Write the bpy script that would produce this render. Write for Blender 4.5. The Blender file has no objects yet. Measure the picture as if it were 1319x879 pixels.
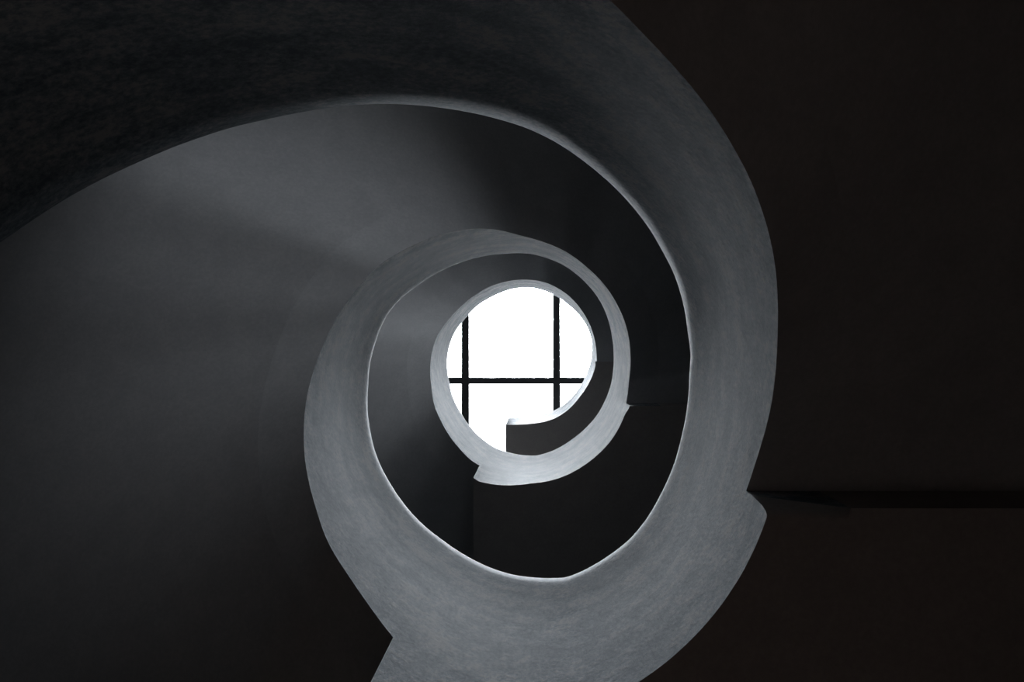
import bpy, bmesh, math, random
from mathutils import Vector

# ---------------------------------------------------------------- measures
LEVEL = 3.90                 # storey height, metres
RADIUS = LEVEL / 4.4667      # radius of the open well
CENTRE = (-0.194118 * RADIUS, 0.204196 * RADIUS)
OUTER = 3.05 * RADIUS        # radius of the round stairwell
FLOOR_H = -0.24              # ground floor in storeys below the camera
EYE = -FLOOR_H * LEVEL       # camera height above the ground floor
PAR = 0.22                   # parapet thickness

RHO = [-0.00075, 0.04264, -0.01157, 0.01689, -0.00819, -0.00407, 0.00681, 0.00375, -0.00155, 0.00119]
T_TRACE = [(-156.0, 0.3646), (-152.3, 0.3792), (-148.9, 0.3923), (-144.8, 0.409), (-140.7, 0.4273), (-136.8, 0.4428), (-133.0, 0.4595), (-129.0, 0.4755), (-124.7, 0.4957), (-119.9, 0.515), (-114.9, 0.5333), (-110.8, 0.5499), (-106.1, 0.5675), (-102.0, 0.5844), (-94.9, 0.6116), (-88.4, 0.635), (-81.5, 0.6583), (-75.4, 0.6844), (-68.5, 0.7204), (-63.0, 0.7467), (-54.9, 0.7844), (-46.6, 0.8206), (-39.3, 0.8544), (-32.1, 0.8779), (-24.5, 0.9086), (-14.8, 0.9466), (-8.0, 0.9538), (-2.1, 0.9754), (7.2, 0.9773), (18.1, 0.9676), (27.9, 0.9441), (35.9, 0.925), (42.5, 0.9041), (50.6, 0.8857), (59.5, 0.8793), (66.9, 0.8737), (72.3, 0.8724), (76.1, 0.8855), (80.6, 0.899), (87.6, 0.9205), (94.5, 0.9463), (101.1, 0.9741), (112.3, 1.019), (122.1, 1.0485), (131.5, 1.0803), (138.8, 1.1038), (143.5, 1.1158), (150.8, 1.1383), (158.6, 1.1663), (166.4, 1.1929), (175.0, 1.2243), (183.8, 1.2409), (193.5, 1.2642), (202.7, 1.2803), (211.1, 1.3192), (220.6, 1.3869), (230.0, 1.4455), (239.4, 1.497), (250.6, 1.5504), (262.0, 1.5979), (275.0, 1.606), (283.1, 1.6328), (291.8, 1.6586), (300.3, 1.7008), (308.9, 1.7504), (321.6, 1.8149), (333.0, 1.891), (345.5, 1.968), (358.1, 2.0007), (367.6, 1.9976), (377.1, 1.9827), (387.1, 1.9756), (397.8, 1.9555), (408.2, 1.9477), (419.1, 1.9315), (431.0, 1.8913), (442.6, 1.8683), (451.4, 1.8938), (461.8, 1.9239), (469.1, 1.9422), (478.6, 1.9945), (487.5, 2.044), (499.8, 2.117), (511.2, 2.1573), (524.2, 2.2198), (539.5, 2.2543), (550.2, 2.2942), (561.0, 2.3515), (567.4, 2.4139), (575.3, 2.4608), (585.8, 2.5118), (599.3, 2.5956), (612.7, 2.6113), (625.8, 2.621), (637.0, 2.6627), (652.7, 2.7628), (667.9, 2.8645), (682.0, 2.8412), (693.5, 2.7994), (708.0, 2.815), (722.5, 2.9038), (736.2, 2.9847), (753.4, 3.0058), (766.8, 2.9693), (780.0, 2.9226), (792.8, 2.9066), (804.6, 2.8815), (818.5, 2.807), (830.7, 2.6803)]
F1_TRACE = [(-70.0, 0.3838), (-66.3, 0.4007), (-62.4, 0.4158), (-58.6, 0.4278), (-54.3, 0.4417), (-49.6, 0.456), (-45.4, 0.4713), (-41.2, 0.4831), (-35.5, 0.5036), (-30.9, 0.5202), (-25.3, 0.5421), (-19.2, 0.5676), (-12.1, 0.5944), (-5.2, 0.6135), (1.4, 0.6275), (7.4, 0.6408), (14.0, 0.6508), (20.0, 0.6514)]
L1_TRACE = [(19.9, 0.5942), (24.1, 0.5817), (29.0, 0.5775), (34.2, 0.5745), (40.1, 0.5721), (46.5, 0.5683), (52.7, 0.5649), (59.9, 0.5602)]
F2_TRACE = [(114.3, 0.6932), (119.9, 0.7203), (127.9, 0.7517), (138.2, 0.7798), (146.9, 0.8132), (153.1, 0.831), (159.5, 0.8506), (165.6, 0.8709), (173.9, 0.8976), (184.1, 0.936), (193.6, 0.9708), (202.8, 0.994), (212.4, 1.0242), (221.3, 1.0442), (228.3, 1.0797), (236.7, 1.1171), (245.0, 1.1533), (254.7, 1.1978), (263.0, 1.2549), (271.8, 1.3385), (283.7, 1.3937), (293.1, 1.4256), (304.2, 1.483), (317.5, 1.5206), (328.2, 1.5536), (339.9, 1.5777), (352.2, 1.6127), (362.8, 1.625), (369.4, 1.6306), (373.7, 1.6094)]
L2_TRACE = [(374.1, 1.5841), (378.5, 1.556), (385.3, 1.5312), (392.3, 1.5153), (399.1, 1.5025), (411.3, 1.5014), (424.2, 1.496), (434.2, 1.4975), (444.7, 1.5093), (454.9, 1.489), (463.1, 1.4755), (470.7, 1.4631)]
F3_TRACE = [(471.5, 1.6274), (477.6, 1.6413), (485.9, 1.6924), (495.8, 1.7368), (504.3, 1.779), (512.8, 1.8038), (523.7, 1.8671), (532.5, 1.8954), (544.4, 1.9274), (555.5, 1.9705), (565.1, 2.0541), (577.8, 2.1446), (590.8, 2.1994), (602.8, 2.2241), (614.7, 2.2599), (630.3, 2.2935), (643.2, 2.3043), (655.3, 2.3756), (667.1, 2.4473), (679.2, 2.5382), (691.7, 2.5974), (703.9, 2.6303), (717.7, 2.6316), (724.3, 2.6064)]
L3_TRACE = [(725.2, 2.6324), (734.2, 2.6677), (747.3, 2.7056), (760.6, 2.7224), (774.6, 2.6551), (787.9, 2.6171), (797.5, 2.6238), (808.0, 2.6171), (818.2, 2.5721), (828.3, 2.4753)]


sc = bpy.context.scene
col = sc.collection


def Z(h):
    return EYE + h * LEVEL


def rho(t):
    o = 1.0
    for k in range(1, 6):
        a = math.radians(t) * k
        o += RHO[2 * k - 2] * math.cos(a) + RHO[2 * k - 1] * math.sin(a)
    return o


def flare(t):
    """the lowest flight swings outwards towards its foot"""
    x = min(max((-90.0 - t) / 66.0, 0.0), 1.0)
    return 1 + 0.36 * x * x * (3 - 2 * x)


def ramp(t):
    k = math.floor((t - 112) / 360)
    x = t - 112 - 360 * k
    return k + min(max(x / 268.0, 0), 1)


class Curve:
    """a measured edge: height over the angle round the well, lightly smoothed"""

    def __init__(self, table, sigma=2.5, low=None, lead=None):
        pts = []
        for t, v in sorted(table):
            if not pts or t > pts[-1][0] + 0.05:
                pts.append((t, v))
        if low is not None:              # carry on below the first point
            t0 = pts[0][0]
            d = pts[0][1] * rho(t0) - ramp(t0)
            pre = []
            t = low
            while t < t0 - 6:
                f = min(1, (t0 - t) / 60.0)
                pre.append((t, (ramp(t) + d * (1 - f) + lead * f) / rho(t)))
                t += 6
            pts = pre + pts
        self.p = pts
        self.s = sigma

    def raw(self, t):
        p = self.p
        if t <= p[0][0]:
            a, b = p[0], p[1]
        elif t >= p[-1][0]:
            a, b = p[-2], p[-1]
        else:
            lo, hi = 0, len(p) - 1
            while hi - lo > 1:
                m = (lo + hi) // 2
                if p[m][0] <= t:
                    lo = m
                else:
                    hi = m
            a, b = p[lo], p[hi]
        f = (t - a[0]) / (b[0] - a[0])
        f = max(-3.0, min(4.0, f))
        return a[1] + (b[1] - a[1]) * f

    def __call__(self, t):
        n, w, s = 0, 0.0, 0.0
        for i in range(-4, 5):
            x = i * 0.6
            g = math.exp(-x * x / 2)
            w += g
            s += g * self.raw(t + x * self.s)
        return s / w


top_edge = Curve(T_TRACE, 1.6, -262, 1.019)
F_CURVES = [Curve(F1_TRACE, 2.5, -262, 0.705), Curve(F2_TRACE), Curve(F3_TRACE)]
L1_TRACE += [(t, 0.593 / rho(t)) for t in (68, 76, 84, 92, 100, 108, 116)]
L_CURVES = [Curve(L1_TRACE), Curve(L2_TRACE), Curve(L3_TRACE)]
F_RANGE = [(-248, 20), (112, 380), (472, 725)]
L_RANGE = [(20, 112), (380, 472), (725, 828)]
L_SOFFIT = [0.593, 1.535, 2.66]
L_FLOOR = [0.76, 1.76, 2.76]


def plan(t, k=1.0):
    """point of the well's rim at angle t (k scales it about the camera's foot)"""
    a = math.radians(t)
    f = rho(t) * k * flare(t)
    return Vector(((CENTRE[0] + RADIUS * math.cos(a)) * f, (CENTRE[1] + RADIUS * math.sin(a)) * f))


TURNS = [(-248, -270), (20, 0), (112, 90), (380, 360), (472, 450), (725, 720), (828, 810)]


def ruling(t):
    """direction of the step / slab line at angle t"""
    k = 0
    while k < len(TURNS) - 2 and t > TURNS[k + 1][0]:
        k += 1
    (a, p), (c, q) = TURNS[k], TURNS[k + 1]
    p = math.radians(p + (q - p) * (t - a) / (c - a))
    return Vector((math.cos(p), math.sin(p)))


def outer_point(p, d, r=OUTER):
    q = p - Vector(CENTRE)
    b = q.dot(d)
    return p + d * (-b + math.sqrt(b * b - q.dot(q) + r * r))


# ---------------------------------------------------------------- materials
def concrete(name, dark, light, warm, rough=0.85, streak=1.0, bump=0.25):
    m = bpy.data.materials.new(name)
    m.use_nodes = True
    nt = m.node_tree
    N = nt.nodes
    Lk = nt.links.new
    bsdf = N['Principled BSDF']
    bsdf.inputs['Roughness'].default_value = rough
    bsdf.inputs['Specular IOR Level'].default_value = 0.25
    uv = N.new('ShaderNodeUVMap'); uv.uv_map = 'UVMap'
    mp = N.new('ShaderNodeMapping'); mp.inputs['Scale'].default_value = (1.0, 5.0, 1)
    Lk(uv.outputs[0], mp.inputs[0])
    n1 = N.new('ShaderNodeTexNoise'); n1.inputs['Scale'].default_value = 1.5
    n1.inputs['Detail'].default_value = 8; n1.inputs['Roughness'].default_value = 0.62
    Lk(mp.outputs[0], n1.inputs[0])
    geo = N.new('ShaderNodeNewGeometry')
    n2 = N.new('ShaderNodeTexNoise'); n2.inputs['Scale'].default_value = 8.0
    n2.inputs['Detail'].default_value = 9; n2.inputs['Roughness'].default_value = 0.65
    Lk(geo.outputs['Position'], n2.inputs[0])
    n3 = N.new('ShaderNodeTexNoise'); n3.inputs['Scale'].default_value = 55
    n3.inputs['Detail'].default_value = 5; n3.inputs['Roughness'].default_value = 0.7
    Lk(geo.outputs['Position'], n3.inputs[0])
    a = N.new('ShaderNodeMath'); a.operation = 'MULTIPLY'; a.inputs[1].default_value = streak
    Lk(n1.outputs[0], a.inputs[0])
    b = N.new('ShaderNodeMath'); b.operation = 'ADD'
    Lk(a.outputs[0], b.inputs[0]); Lk(n2.outputs[0], b.inputs[1])
    c = N.new('ShaderNodeMath'); c.operation = 'MULTIPLY_ADD'; c.inputs[1].default_value = 1.2
    Lk(n3.outputs[0], c.inputs[0]); Lk(b.outputs[0], c.inputs[2])
    mid = 0.5 * (streak + 2.2)
    mr = N.new('ShaderNodeMapRange')
    mr.inputs[1].default_value = mid - 0.22; mr.inputs[2].default_value = mid + 0.22
    Lk(c.outputs[0], mr.inputs[0])
    cr = N.new('ShaderNodeValToRGB')
    cr.color_ramp.elements[0].color = (*dark, 1)
    cr.color_ramp.elements[1].color = (*light, 1)
    e = cr.color_ramp.elements.new(0.55); e.color = (*warm, 1)
    Lk(mr.outputs[0], cr.inputs[0])
    Lk(cr.outputs[0], bsdf.inputs['Base Color'])
    bp = N.new('ShaderNodeBump'); bp.inputs['Strength'].default_value = bump
    bp.inputs['Distance'].default_value = 0.004
    Lk(c.outputs[0], bp.inputs['Height'])
    Lk(bp.outputs[0], bsdf.inputs['Normal'])
    return m


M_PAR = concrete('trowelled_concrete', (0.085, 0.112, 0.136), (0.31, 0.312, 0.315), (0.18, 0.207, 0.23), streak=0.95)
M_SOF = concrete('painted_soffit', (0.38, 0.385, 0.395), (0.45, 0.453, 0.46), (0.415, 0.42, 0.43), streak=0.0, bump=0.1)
M_LAND = concrete('brown_painted_soffit', (0.32, 0.295, 0.285), (0.38, 0.35, 0.335), (0.35, 0.322, 0.31), streak=0.0, bump=0.1)
M_STEP = concrete('worn_step_concrete', (0.16, 0.16, 0.16), (0.26, 0.255, 0.25), (0.21, 0.207, 0.20), streak=0.3)
M_WALL = concrete('stairwell_plaster', (0.17, 0.17, 0.17), (0.22, 0.22, 0.22), (0.2, 0.2, 0.2), streak=0.2)
M_FLOOR = concrete('ground_floor_screed', (0.15, 0.11, 0.09), (0.21, 0.155, 0.125), (0.18, 0.132, 0.107), streak=0.2)


def simple(name, colr, rough, metal=0.0):
    m = bpy.data.materials.new(name)
    m.use_nodes = True
    nt = m.node_tree
    b = nt.nodes['Principled BSDF']
    b.inputs['Roughness'].default_value = rough
    b.inputs['Metallic'].default_value = metal
    n = nt.nodes.new('ShaderNodeTexNoise'); n.inputs['Scale'].default_value = 30
    r = nt.nodes.new('ShaderNodeValToRGB')
    r.color_ramp.elements[0].color = (*[v * 0.8 for v in colr], 1)
    r.color_ramp.elements[1].color = (*[v * 1.2 for v in colr], 1)
    nt.links.new(n.outputs[0], r.inputs[0])
    nt.links.new(r.outputs[0], b.inputs['Base Color'])
    return m


M_BAR = simple('black_painted_steel', (0.012, 0.014, 0.015), 0.6)

M_GLASS = bpy.data.materials.new('clear_roof_glass')
M_GLASS.use_nodes = True
nt = M_GLASS.node_tree
nt.nodes.clear()
o_ = nt.nodes.new('ShaderNodeOutputMaterial')
mx = nt.nodes.new('ShaderNodeMixShader')
tr = nt.nodes.new('ShaderNodeBsdfTransparent')
gl = nt.nodes.new('ShaderNodeBsdfGlossy'); gl.inputs['Roughness'].default_value = 0.02
fr = nt.nodes.new('ShaderNodeFresnel'); fr.inputs[0].default_value = 1.3
tr.inputs[0].default_value = (0.96, 0.96, 0.97, 1)
nt.links.new(fr.outputs[0], mx.inputs[0])
nt.links.new(tr.outputs[0], mx.inputs[1])
nt.links.new(gl.outputs[0], mx.inputs[2])
nt.links.new(mx.outputs[0], o_.inputs[0])


# ---------------------------------------------------------------- mesh helpers
def link(name, verts, faces, mat, parent=None, uvs=None, smooth=None):
    me = bpy.data.meshes.new(name)
    me.from_pydata([tuple(v) for v in verts], [], faces)
    bm = bmesh.new(); bm.from_mesh(me)
    if uvs is not None:
        lay = bm.loops.layers.uv.new('UVMap')
        for f in bm.faces:
            for lp in f.loops:
                lp[lay].uv = uvs[lp.vert.index]
    bmesh.ops.recalc_face_normals(bm, faces=bm.faces)
    bm.to_mesh(me); bm.free()
    me.materials.append(mat)
    if smooth:
        me.shade_smooth()
        me.set_sharp_from_angle(angle=math.radians(smooth))
    ob = bpy.data.objects.new(name, me)
    col.objects.link(ob)
    if parent is not None:
        ob.parent = parent
    return ob


def loft(rings, closed=True):
    """rings of equal length -> verts, faces, with caps"""
    V, F = [], []
    n = len(rings[0])
    for r in rings:
        V += r
    for i in range(len(rings) - 1):
        for j in range(n if closed else n - 1):
            k = (j + 1) % n
            F.append((i * n + j, i * n + k, (i + 1) * n + k, (i + 1) * n + j))
    F.append(tuple(range(n)))
    F.append(tuple((len(rings) - 1) * n + j for j in range(n)))
    return V, F


def steps_of(a, b, d):
    n = max(1, int(round((b - a) / d)))
    return [a + (b - a) * i / n for i in range(n + 1)]


def xyz(p, z):
    return Vector((p.x, p.y, z))


# ---------------------------------------------------------------- staircase
stair = bpy.data.objects.new('spiral_staircase', None)
col.objects.link(stair)
stair.location = (CENTRE[0], CENTRE[1], 0)
stair['label'] = 'pale grey concrete spiral staircase winding up around the open well to the skylight'
stair['category'] = 'staircase'
ORIGIN = Vector((CENTRE[0], CENTRE[1], 0))


def local(V):
    return [v - ORIGIN for v in V]


NOSE, LIP = 0.27, 0.17       # rise and depth of the rounded inner top edge


def parapet(rng, bottom, parent, under, step=1.5, flat=None):
    """the solid balustrade with its rounded top: bottom(t) -> (plan point, height)"""
    th = PAR / 0.93
    NS = 30                       # points of the inner face and its rounded top

    def ring_at(t):
        pb, zb = bottom(t)
        pt = plan(t)
        zt = max(Z(top_edge(t) * rho(t) * flare(t)), zb + 0.2)
        d = ruling(t)
        av = math.atan2(pt.length, max(0.3, zt - EYE))
        # the lowest flight's top edge is rounded more broadly
        x = max(0.0, min(1.0, (t + 120) / 45.0, (10 - t) / 40.0))
        nose = NOSE * (1 + 0.6 * x * x * (3 - 2 * x))
        bv = math.atan(nose / LIP * math.tan(av))
        z0 = zt - nose * math.sin(bv)
        off = -LIP * (1 - math.cos(bv))
        ring = []
        rows = 18
        for j in range(rows):
            f = j / (rows - 1)
            z = zb + (z0 - zb) * f
            w = max(0.0, 1 - (z0 - z) / 0.6) ** 2
            ring.append(xyz(pt + (pb - pt) * (1 - f) ** 2 + d * off * w, z))
        for j in range(1, 13):
            a = math.pi / 2 * j / 12
            ring.append(xyz(pt + d * (off + LIP * (1 - math.cos(a))), z0 + nose * math.sin(a)))
        ztop = z0 + nose
        ring.append(xyz(pt + d * (th - 0.02), ztop))
        ring.append(xyz(pt + d * th, ztop - 0.02))
        ring.append(xyz(pb + d * th, zb if flat is None else flat))
        return ring, zt

    rings, uv, smooth = [], [], []
    for t in steps_of(rng[0], rng[1], step):
        ring, zt = ring_at(t)
        rings.append(ring)
        u = math.radians(t) * RADIUS
        uv += [(u, p.z - zt + 3) for p in ring]
        before, after = ring_at(t - 0.4)[0], ring_at(t + 0.4)[0]
        for j in range(NS):               # true normals of the curved inner face
            up = ring[min(j + 1, NS - 1)] - ring[max(j - 1, 0)]
            nrm = up.cross(after[j] - before[j]).normalized()
            smooth.append(nrm if nrm.dot(xyz(-ruling(t), 0.3)) > 0 else -nrm)
    V, F = loft(rings)
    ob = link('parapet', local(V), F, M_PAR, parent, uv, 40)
    me = ob.data
    n = len(rings[0])
    ln = [Vector(c.vector) for c in me.corner_normals]
    for f in me.polygons:
        if len(f.vertices) == 4 and all(v % n < NS for v in f.vertices):
            for li in f.loop_indices:
                v = me.loops[li].vertex_index
                ln[li] = smooth[(v // n) * NS + v % n]
    me.normals_split_custom_set([tuple(q) for q in ln])
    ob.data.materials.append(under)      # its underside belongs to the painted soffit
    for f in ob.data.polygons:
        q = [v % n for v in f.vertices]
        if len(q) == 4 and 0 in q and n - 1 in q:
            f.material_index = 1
    return ob


def slab(name, rng, lo, hi, parent, mat, inner, d=1.5):
    rings, uv = [], []
    for t in steps_of(rng[0], rng[1], d):
        p = inner(t)
        dr = ruling(t)
        a = p + dr * (PAR / 0.93)
        b = outer_point(p, dr)
        zl, zh = lo(t), hi(t)
        ring, uu = [], []
        n = 7
        for j in range(n):
            q = a.lerp(b, j / (n - 1)); ring.append(xyz(q, zl)); uu.append((math.radians(t) * RADIUS * 2, j * 0.3))
        for j in range(n - 1, -1, -1):
            q = a.lerp(b, j / (n - 1)); ring.append(xyz(q, zh)); uu.append((math.radians(t) * RADIUS * 2, j * 0.3 + 3))
        rings.append(ring); uv += uu
    V, F = loft(rings)
    return link(name, local(V), F, mat, parent, uv, 35)


FLIGHT_LABEL = ['lowest and widest flight, nearest the camera',
                'middle flight curving round the left of the well',
                'topmost flight close below the skylight']
for i, rng in enumerate(F_RANGE):
    crv = F_CURVES[i]

    def fl_lo(t, crv=crv):
        return max(Z(crv(t) * rho(t) * flare(t)), 0.02)

    # parapet top heights carry the same rim factor
    floor_a = L_FLOOR[0] + i - 1
    n_treads = 21

    def fl_hi(t, crv=crv):
        return fl_lo(t, crv) + 0.12

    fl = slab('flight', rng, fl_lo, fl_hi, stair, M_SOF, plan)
    fl['label'] = FLIGHT_LABEL[i]
    # steps: one stepped mesh on top of the sloping slab
    V, F, UV = [], [], []
    ts = steps_of(rng[0], rng[1], (rng[1] - rng[0]) / n_treads)
    for s in range(n_treads):
        ztop = Z(floor_a) + (s + 1) * LEVEL / (n_treads + 1)
        rings = []
        for t in steps_of(ts[s], ts[s + 1], 4.3):
            p = plan(t); dr = ruling(t)
            a = p + dr * (PAR / 0.93); b = outer_point(p, dr)
            zb = fl_hi(t) + 0.002
            zt = max(ztop, zb + 0.01)
            rings.append([xyz(a, zb), xyz(b, zb), xyz(b, zt), xyz(a, zt)])
        v, f = loft(rings)
        o = len(V)
        V += v
        F += [tuple(o + q for q in ff) for ff in f]
        UV += [(q.x, q.y) for q in v]
    link('steps', local(V), F, M_STEP, fl, UV)
    parapet(rng, lambda t: (plan(t), fl_lo(t)), fl, M_SOF)

for i, rng in enumerate(L_RANGE):
    crv = L_CURVES[i]
    hs = L_SOFFIT[i]

    def la_in(t, crv=crv, hs=hs, rng=rng, i=i):
        if i == 0:
            return plan(t)
        # the landing's lower rim follows its own line, easing into the flights at both ends
        e = max(0.0, min(1.0, (t - rng[0]) / 6.0, 1.0 if i == 2 else (rng[1] - t) / (4.0 if i else 9.0)))
        e = e * e * (3 - 2 * e)
        return plan(t, 1 + (hs / (crv(t) * rho(t)) - 1) * e)

    ld = slab('landing', rng, lambda t: Z(hs), lambda t: Z(L_FLOOR[i]), stair, M_LAND, la_in)
    ld['label'] = ['lower landing with flat dark underside', 'middle landing with flat dark underside',
                   'top landing ending in a straight edge under the skylight'][i]
    slab('landing_floor', rng, lambda t: Z(L_FLOOR[i]) + 0.001, lambda t: Z(L_FLOOR[i]) + 0.02, ld, M_STEP, la_in)

    def low_rim(t, hs=hs, rng=rng, i=i):      # the landing's rim starts with a rounded corner
        if i:
            return Z(hs)
        x = min(1.0, max(0.0, (t - rng[0]) / 1.7))
        return Z(hs + 0.05 * (1 - math.sqrt(1 - (1 - x) ** 2)))

    parapet(rng, lambda t: (la_in(t), low_rim(t)), ld, M_LAND, 0.4 if i == 0 else 1.5, Z(hs))

# ---------------------------------------------------------------- the round stairwell
H_TOP = 3.5
z_top = Z(H_TOP)


# side windows, one half-way up every flight: (angle in degrees, sill and head in storeys above the camera)
WIN_ANGLE, WIN_HALF = -100, 32
WINDOWS = [(0.79, 1.0), (1.60, 1.97), (2.75, 2.98)]


def round_wall():
    n = 180
    zs = [0.0]
    for a, b in WINDOWS:
        zs += [Z(a), Z(b)]
    zs.append(z_top)
    r0, r1 = OUTER + 0.004, OUTER + 0.25
    a0 = (WIN_ANGLE - WIN_HALF) % 360
    hole_cols = set(int(a0 / 2 + k) % n for k in range(WIN_HALF))
    V, F, UV = [], [], []
    m = len(zs)

    def vid(i, j, side):
        return ((i % n) * m + j) * 2 + side

    for i in range(n):
        a = math.radians(2 * i)
        for z in zs:
            for r in (r0, r1):
                V.append(Vector((CENTRE[0] + r * math.cos(a), CENTRE[1] + r * math.sin(a), z)))
                UV.append((a * r, z))

    def hole(i, j):
        return (i % n) in hole_cols and j % 2 == 1 and 0 <= j < m - 1

    for i in range(n):
        for j in range(m - 1):
            if hole(i, j):
                continue
            F.append((vid(i, j, 0), vid(i + 1, j, 0), vid(i + 1, j + 1, 0), vid(i, j + 1, 0)))
            F.append((vid(i, j, 1), vid(i, j + 1, 1), vid(i + 1, j + 1, 1), vid(i + 1, j, 1)))
            if hole(i + 1, j):
                F.append((vid(i + 1, j, 0), vid(i + 1, j, 1), vid(i + 1, j + 1, 1), vid(i + 1, j + 1, 0)))
            if hole(i - 1, j):
                F.append((vid(i, j, 0), vid(i, j + 1, 0), vid(i, j + 1, 1), vid(i, j, 1)))
            if j == 0 or hole(i, j - 1):
                F.append((vid(i, j, 0), vid(i, j, 1), vid(i + 1, j, 1), vid(i + 1, j, 0)))
            if j == m - 2 or hole(i, j + 1):
                F.append((vid(i, j + 1, 0), vid(i + 1, j + 1, 0), vid(i + 1, j + 1, 1), vid(i, j + 1, 1)))
    ob = link('wall_outer', V, F, M_WALL, None, UV, 35)
    ob['kind'] = 'structure'


round_wall()

V, F, UV = [], [], []
n = 128
for z in (0.0, -0.2):
    for i in range(n):
        a = 2 * math.pi * i / n
        V.append(Vector((CENTRE[0] + (OUTER + .25) * math.cos(a), CENTRE[1] + (OUTER + .25) * math.sin(a), z)))
        UV.append((V[-1].x, V[-1].y))
F.append(tuple(range(n))); F.append(tuple(range(n, 2 * n)))
for i in range(n):
    k = (i + 1) % n
    F.append((i, k, n + k, n + i))
fo = link('floor', V, F, M_FLOOR, None, UV); fo['kind'] = 'structure'

# skylight: rectangular opening in the ceiling, bars and panes
PX = H_TOP * LEVEL / 1026.3            # metres per image pixel at the skylight
BX = [(599 - 698) * PX, (717 - 698) * PX]
BY = [(491 - 440.3) * PX]
X0, X1, Y0, Y1 = SKY_OPEN = (-1.95, 1.62, -1.65, 2.05)

V, F, UV = [], [], []
R1 = OUTER + 0.25
samples = []
corners = [math.atan2(y - CENTRE[1], x - CENTRE[0]) for x in (X0, X1) for y in (Y0, Y1)]
angs = sorted(set([2 * math.pi * i / 96 - math.pi for i in range(96)] + corners))
for a in angs:
    c, s = math.cos(a), math.sin(a)
    k = 1e9
    if c > 1e-9: k = min(k, (X1 - CENTRE[0]) / c)
    if c < -1e-9: k = min(k, (X0 - CENTRE[0]) / c)
    if s > 1e-9: k = min(k, (Y1 - CENTRE[1]) / s)
    if s < -1e-9: k = min(k, (Y0 - CENTRE[1]) / s)
    for r, z in ((k, z_top), (R1, z_top), (R1, z_top + .3), (k, z_top + .3)):
        V.append(Vector((CENTRE[0] + r * c, CENTRE[1] + r * s, z))); UV.append((V[-1].x, V[-1].y))
n = len(angs)
for i in range(n):
    k = (i + 1) % n
    for j in range(4):
        m = (j + 1) % 4
        F.append((i * 4 + j, i * 4 + m, k * 4 + m, k * 4 + j))
ce = link('ceiling', V, F, M_WALL, None, UV); ce['kind'] = 'structure'


def box(x0, x1, y0, y1, z0, z1):
    V = [Vector((x, y, z)) for z in (z0, z1) for x, y in ((x0, y0), (x1, y0), (x1, y1), (x0, y1))]
    return V, [(3, 2, 1, 0), (4, 5, 6, 7), (0, 1, 5, 4), (1, 2, 6, 5), (2, 3, 7, 6), (3, 0, 4, 7)]


def boxes(name, lst, mat, parent=None):
    V, F = [], []
    for b in lst:
        v, f = box(*b)
        o = len(V); V += v; F += [tuple(o + q for q in ff) for ff in f]
    return link(name, V, F, mat, parent, [(v.x, v.y) for v in V])


fw = 0.08
zb0, zb1 = z_top + 0.02, z_top + 0.14
sky = boxes('window_1', [(X0, X1, Y0, Y0 + fw, zb0, zb1), (X0, X1, Y1 - fw, Y1, zb0, zb1),
                         (X0, X0 + fw, Y0 + fw, Y1 - fw, zb0, zb1), (X1 - fw, X1, Y0 + fw, Y1 - fw, zb0, zb1)], M_BAR)
sky['kind'] = 'structure'
sky['label'] = 'roof skylight of large clear panes between thin black bars'
hw = 0.062
xs = [X0 + fw] + BX + [X1 - fw]
ys = [Y0 + fw] + BY + [Y1 - fw]
for x in BX:
    boxes('glazing_bar', [(x - hw, x + hw, Y0 + fw, Y1 - fw, zb0, zb1)], M_BAR, sky)
for i in range(3):
    for y in BY:
        a = xs[i] + (hw if i else 0); b = xs[i + 1] - (hw if i < 2 else 0)
        boxes('cross_bar', [(a, b, y - 0.056, y + 0.056, zb0 + 0.02, zb1 - 0.02)], M_BAR, sky)
for i in range(3):
    for j in range(2):
        boxes('pane', [(xs[i] + hw, xs[i + 1] - hw, ys[j] + 0.056, ys[j + 1] - 0.056, z_top + 0.10, z_top + 0.112)], M_GLASS, sky)

# side windows: a frame round one wide pane
for i, (ha, hb) in enumerate(WINDOWS):
    za, zb = Z(ha), Z(hb)
    a = math.radians(WIN_ANGLE)
    half = (OUTER + 0.12) * math.sin(math.radians(WIN_HALF)) - 0.005
    rr = (OUTER + 0.12) * math.cos(math.radians(WIN_HALF)) + 0.05
    e = Vector((math.cos(a), math.sin(a), 0)); s = Vector((-math.sin(a), math.cos(a), 0))
    base = Vector((CENTRE[0], CENTRE[1], 0)) + e * rr

    def wbox(lst, name, mat, parent):
        V, F = [], []
        for u0, u1, z0, z1, d in lst:
            v, f = box(u0, u1, -d, d, z0, z1)
            o = len(V)
            V += [base + s * q.x + e * q.y + Vector((0, 0, q.z)) for q in v]
            F += [tuple(o + q for q in ff) for ff in f]
        return link(name, V, F, mat, parent, [(q.x, q.z) for q in V])

    t = 0.05
    g = 0.004
    fo = wbox([(-half, half, za + g, za + t, .03), (-half, half, zb - t, zb - g, .03),
               (-half, -half + t, za + t, zb - t, .03), (half - t, half, za + t, zb - t, .03)],
              'window_%d' % (i + 2), M_BAR, None)
    fo['kind'] = 'structure'
    for u0, u1 in ((-half + t, half - t),):
        wbox([(u0, u1, za + t, zb - t, .004)], 'pane', M_GLASS, fo)
    wl_ = bpy.data.lights.new('window_portal', 'AREA')
    wl_.shape = 'RECTANGLE'; wl_.size = 2 * half; wl_.size_y = zb - za
    wl_.cycles.is_portal = True
    wo = bpy.data.objects.new('window_portal', wl_)
    wo.location = base + e * 0.15 + Vector((0, 0, (za + zb) / 2))
    wo.rotation_euler = (-e).to_track_quat('-Z', 'Y').to_euler()
    col.objects.link(wo)

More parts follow.
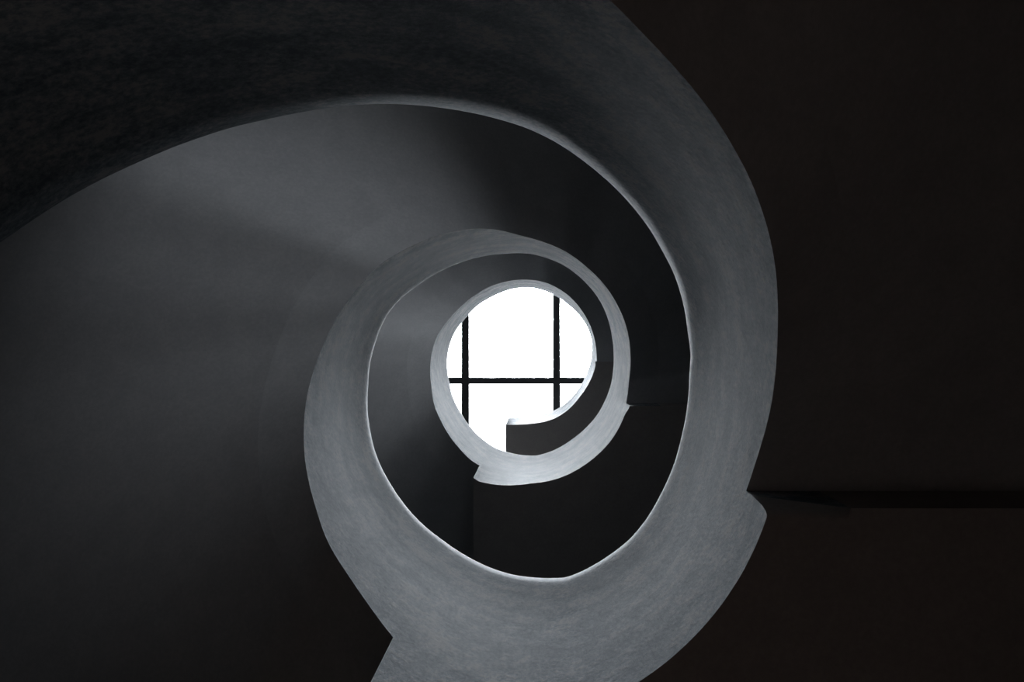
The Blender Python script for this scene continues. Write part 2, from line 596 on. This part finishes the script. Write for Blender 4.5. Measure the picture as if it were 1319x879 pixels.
# ---------------------------------------------------------------- daylight
SUN_DIR = (-0.004, -0.055, 1)
GLOW_WIDTH = 4.0
GLOW = 150.0
SKY_BASE = 1.8
GROUND = 0.05
LOW_GLOW_DIR = (0.33, -1.0, -0.27)
LOW_GLOW_WIDTH = 20.0
LOW_GLOW = 0.95
w = bpy.data.worlds.new('overcast_sky')
sc.world = w
w.use_nodes = True
bg = w.node_tree.nodes['Background']
# thin bright cloud: the sky glows most around one high spot; low down, an added
# glow with no real source lights the undersides through the side windows
wn, wl = w.node_tree.nodes, w.node_tree.links.new
tc = wn.new('ShaderNodeTexCoord')


def lobe(direction, width, strength):
    dt = wn.new('ShaderNodeVectorMath'); dt.operation = 'DOT_PRODUCT'
    dt.inputs[1].default_value = Vector(direction).normalized()
    wl(tc.outputs['Generated'], dt.inputs[0])
    ex = wn.new('ShaderNodeMath'); ex.operation = 'SUBTRACT'; ex.inputs[1].default_value = 1.0
    wl(dt.outputs['Value'], ex.inputs[0])
    e2 = wn.new('ShaderNodeMath'); e2.operation = 'MULTIPLY'; e2.inputs[1].default_value = 2.0 / math.radians(width) ** 2
    wl(ex.outputs[0], e2.inputs[0])
    e3 = wn.new('ShaderNodeMath'); e3.operation = 'EXPONENT'
    wl(e2.outputs[0], e3.inputs[0])
    e4 = wn.new('ShaderNodeMath'); e4.operation = 'MULTIPLY'; e4.inputs[1].default_value = strength
    wl(e3.outputs[0], e4.inputs[0])
    return e4.outputs[0]


def plus(a, b):
    n = wn.new('ShaderNodeMath'); n.operation = 'ADD'
    wl(a, n.inputs[0])
    if isinstance(b, float):
        n.inputs[1].default_value = b
    else:
        wl(b, n.inputs[1])
    return n.outputs[0]


# open sky dims towards and below the horizon
sp = wn.new('ShaderNodeSeparateXYZ')
wl(tc.outputs['Generated'], sp.inputs[0])
hz = wn.new('ShaderNodeMapRange')
hz.inputs[1].default_value = 0.3; hz.inputs[2].default_value = 0.85
hz.inputs[3].default_value = GROUND; hz.inputs[4].default_value = SKY_BASE
wl(sp.outputs[2], hz.inputs[0])
wl(plus(plus(lobe(SUN_DIR, GLOW_WIDTH, GLOW), lobe(LOW_GLOW_DIR, LOW_GLOW_WIDTH, LOW_GLOW)), hz.outputs[0]), bg.inputs[1])
bg.inputs[0].default_value = (0.90, 0.955, 1.0, 1)

pl = bpy.data.lights.new('skylight_portal', 'AREA')
pl.shape = 'RECTANGLE'; pl.size = X1 - X0; pl.size_y = Y1 - Y0
pl.cycles.is_portal = True
po = bpy.data.objects.new('skylight_portal', pl)
po.location = ((X0 + X1) / 2, (Y0 + Y1) / 2, z_top + 0.2)
col.objects.link(po)

# ---------------------------------------------------------------- camera
cam = bpy.data.cameras.new('camera')
cam.sensor_fit = 'HORIZONTAL'; cam.sensor_width = 36
cam.lens = 36 * 1026.3 / 1319
cam.shift_x = (659.5 - 698.0) / 1319
cam.shift_y = (440.33 - 439.5) / 1319
cam.clip_start = 0.02
co = bpy.data.objects.new('camera', cam)
co.location = (0, 0, EYE)
co.rotation_euler = (math.pi, 0, 0)
col.objects.link(co)
sc.camera = co

sc.view_settings.view_transform = 'Standard'
sc.view_settings.look = 'None'
sc.view_settings.gamma = 1
sc.view_settings.use_curve_mapping = False
sc.view_settings.exposure = 2.3
sc.cycles.max_bounces = 16
sc.cycles.diffuse_bounces = 12
sc.cycles.transparent_max_bounces = 16
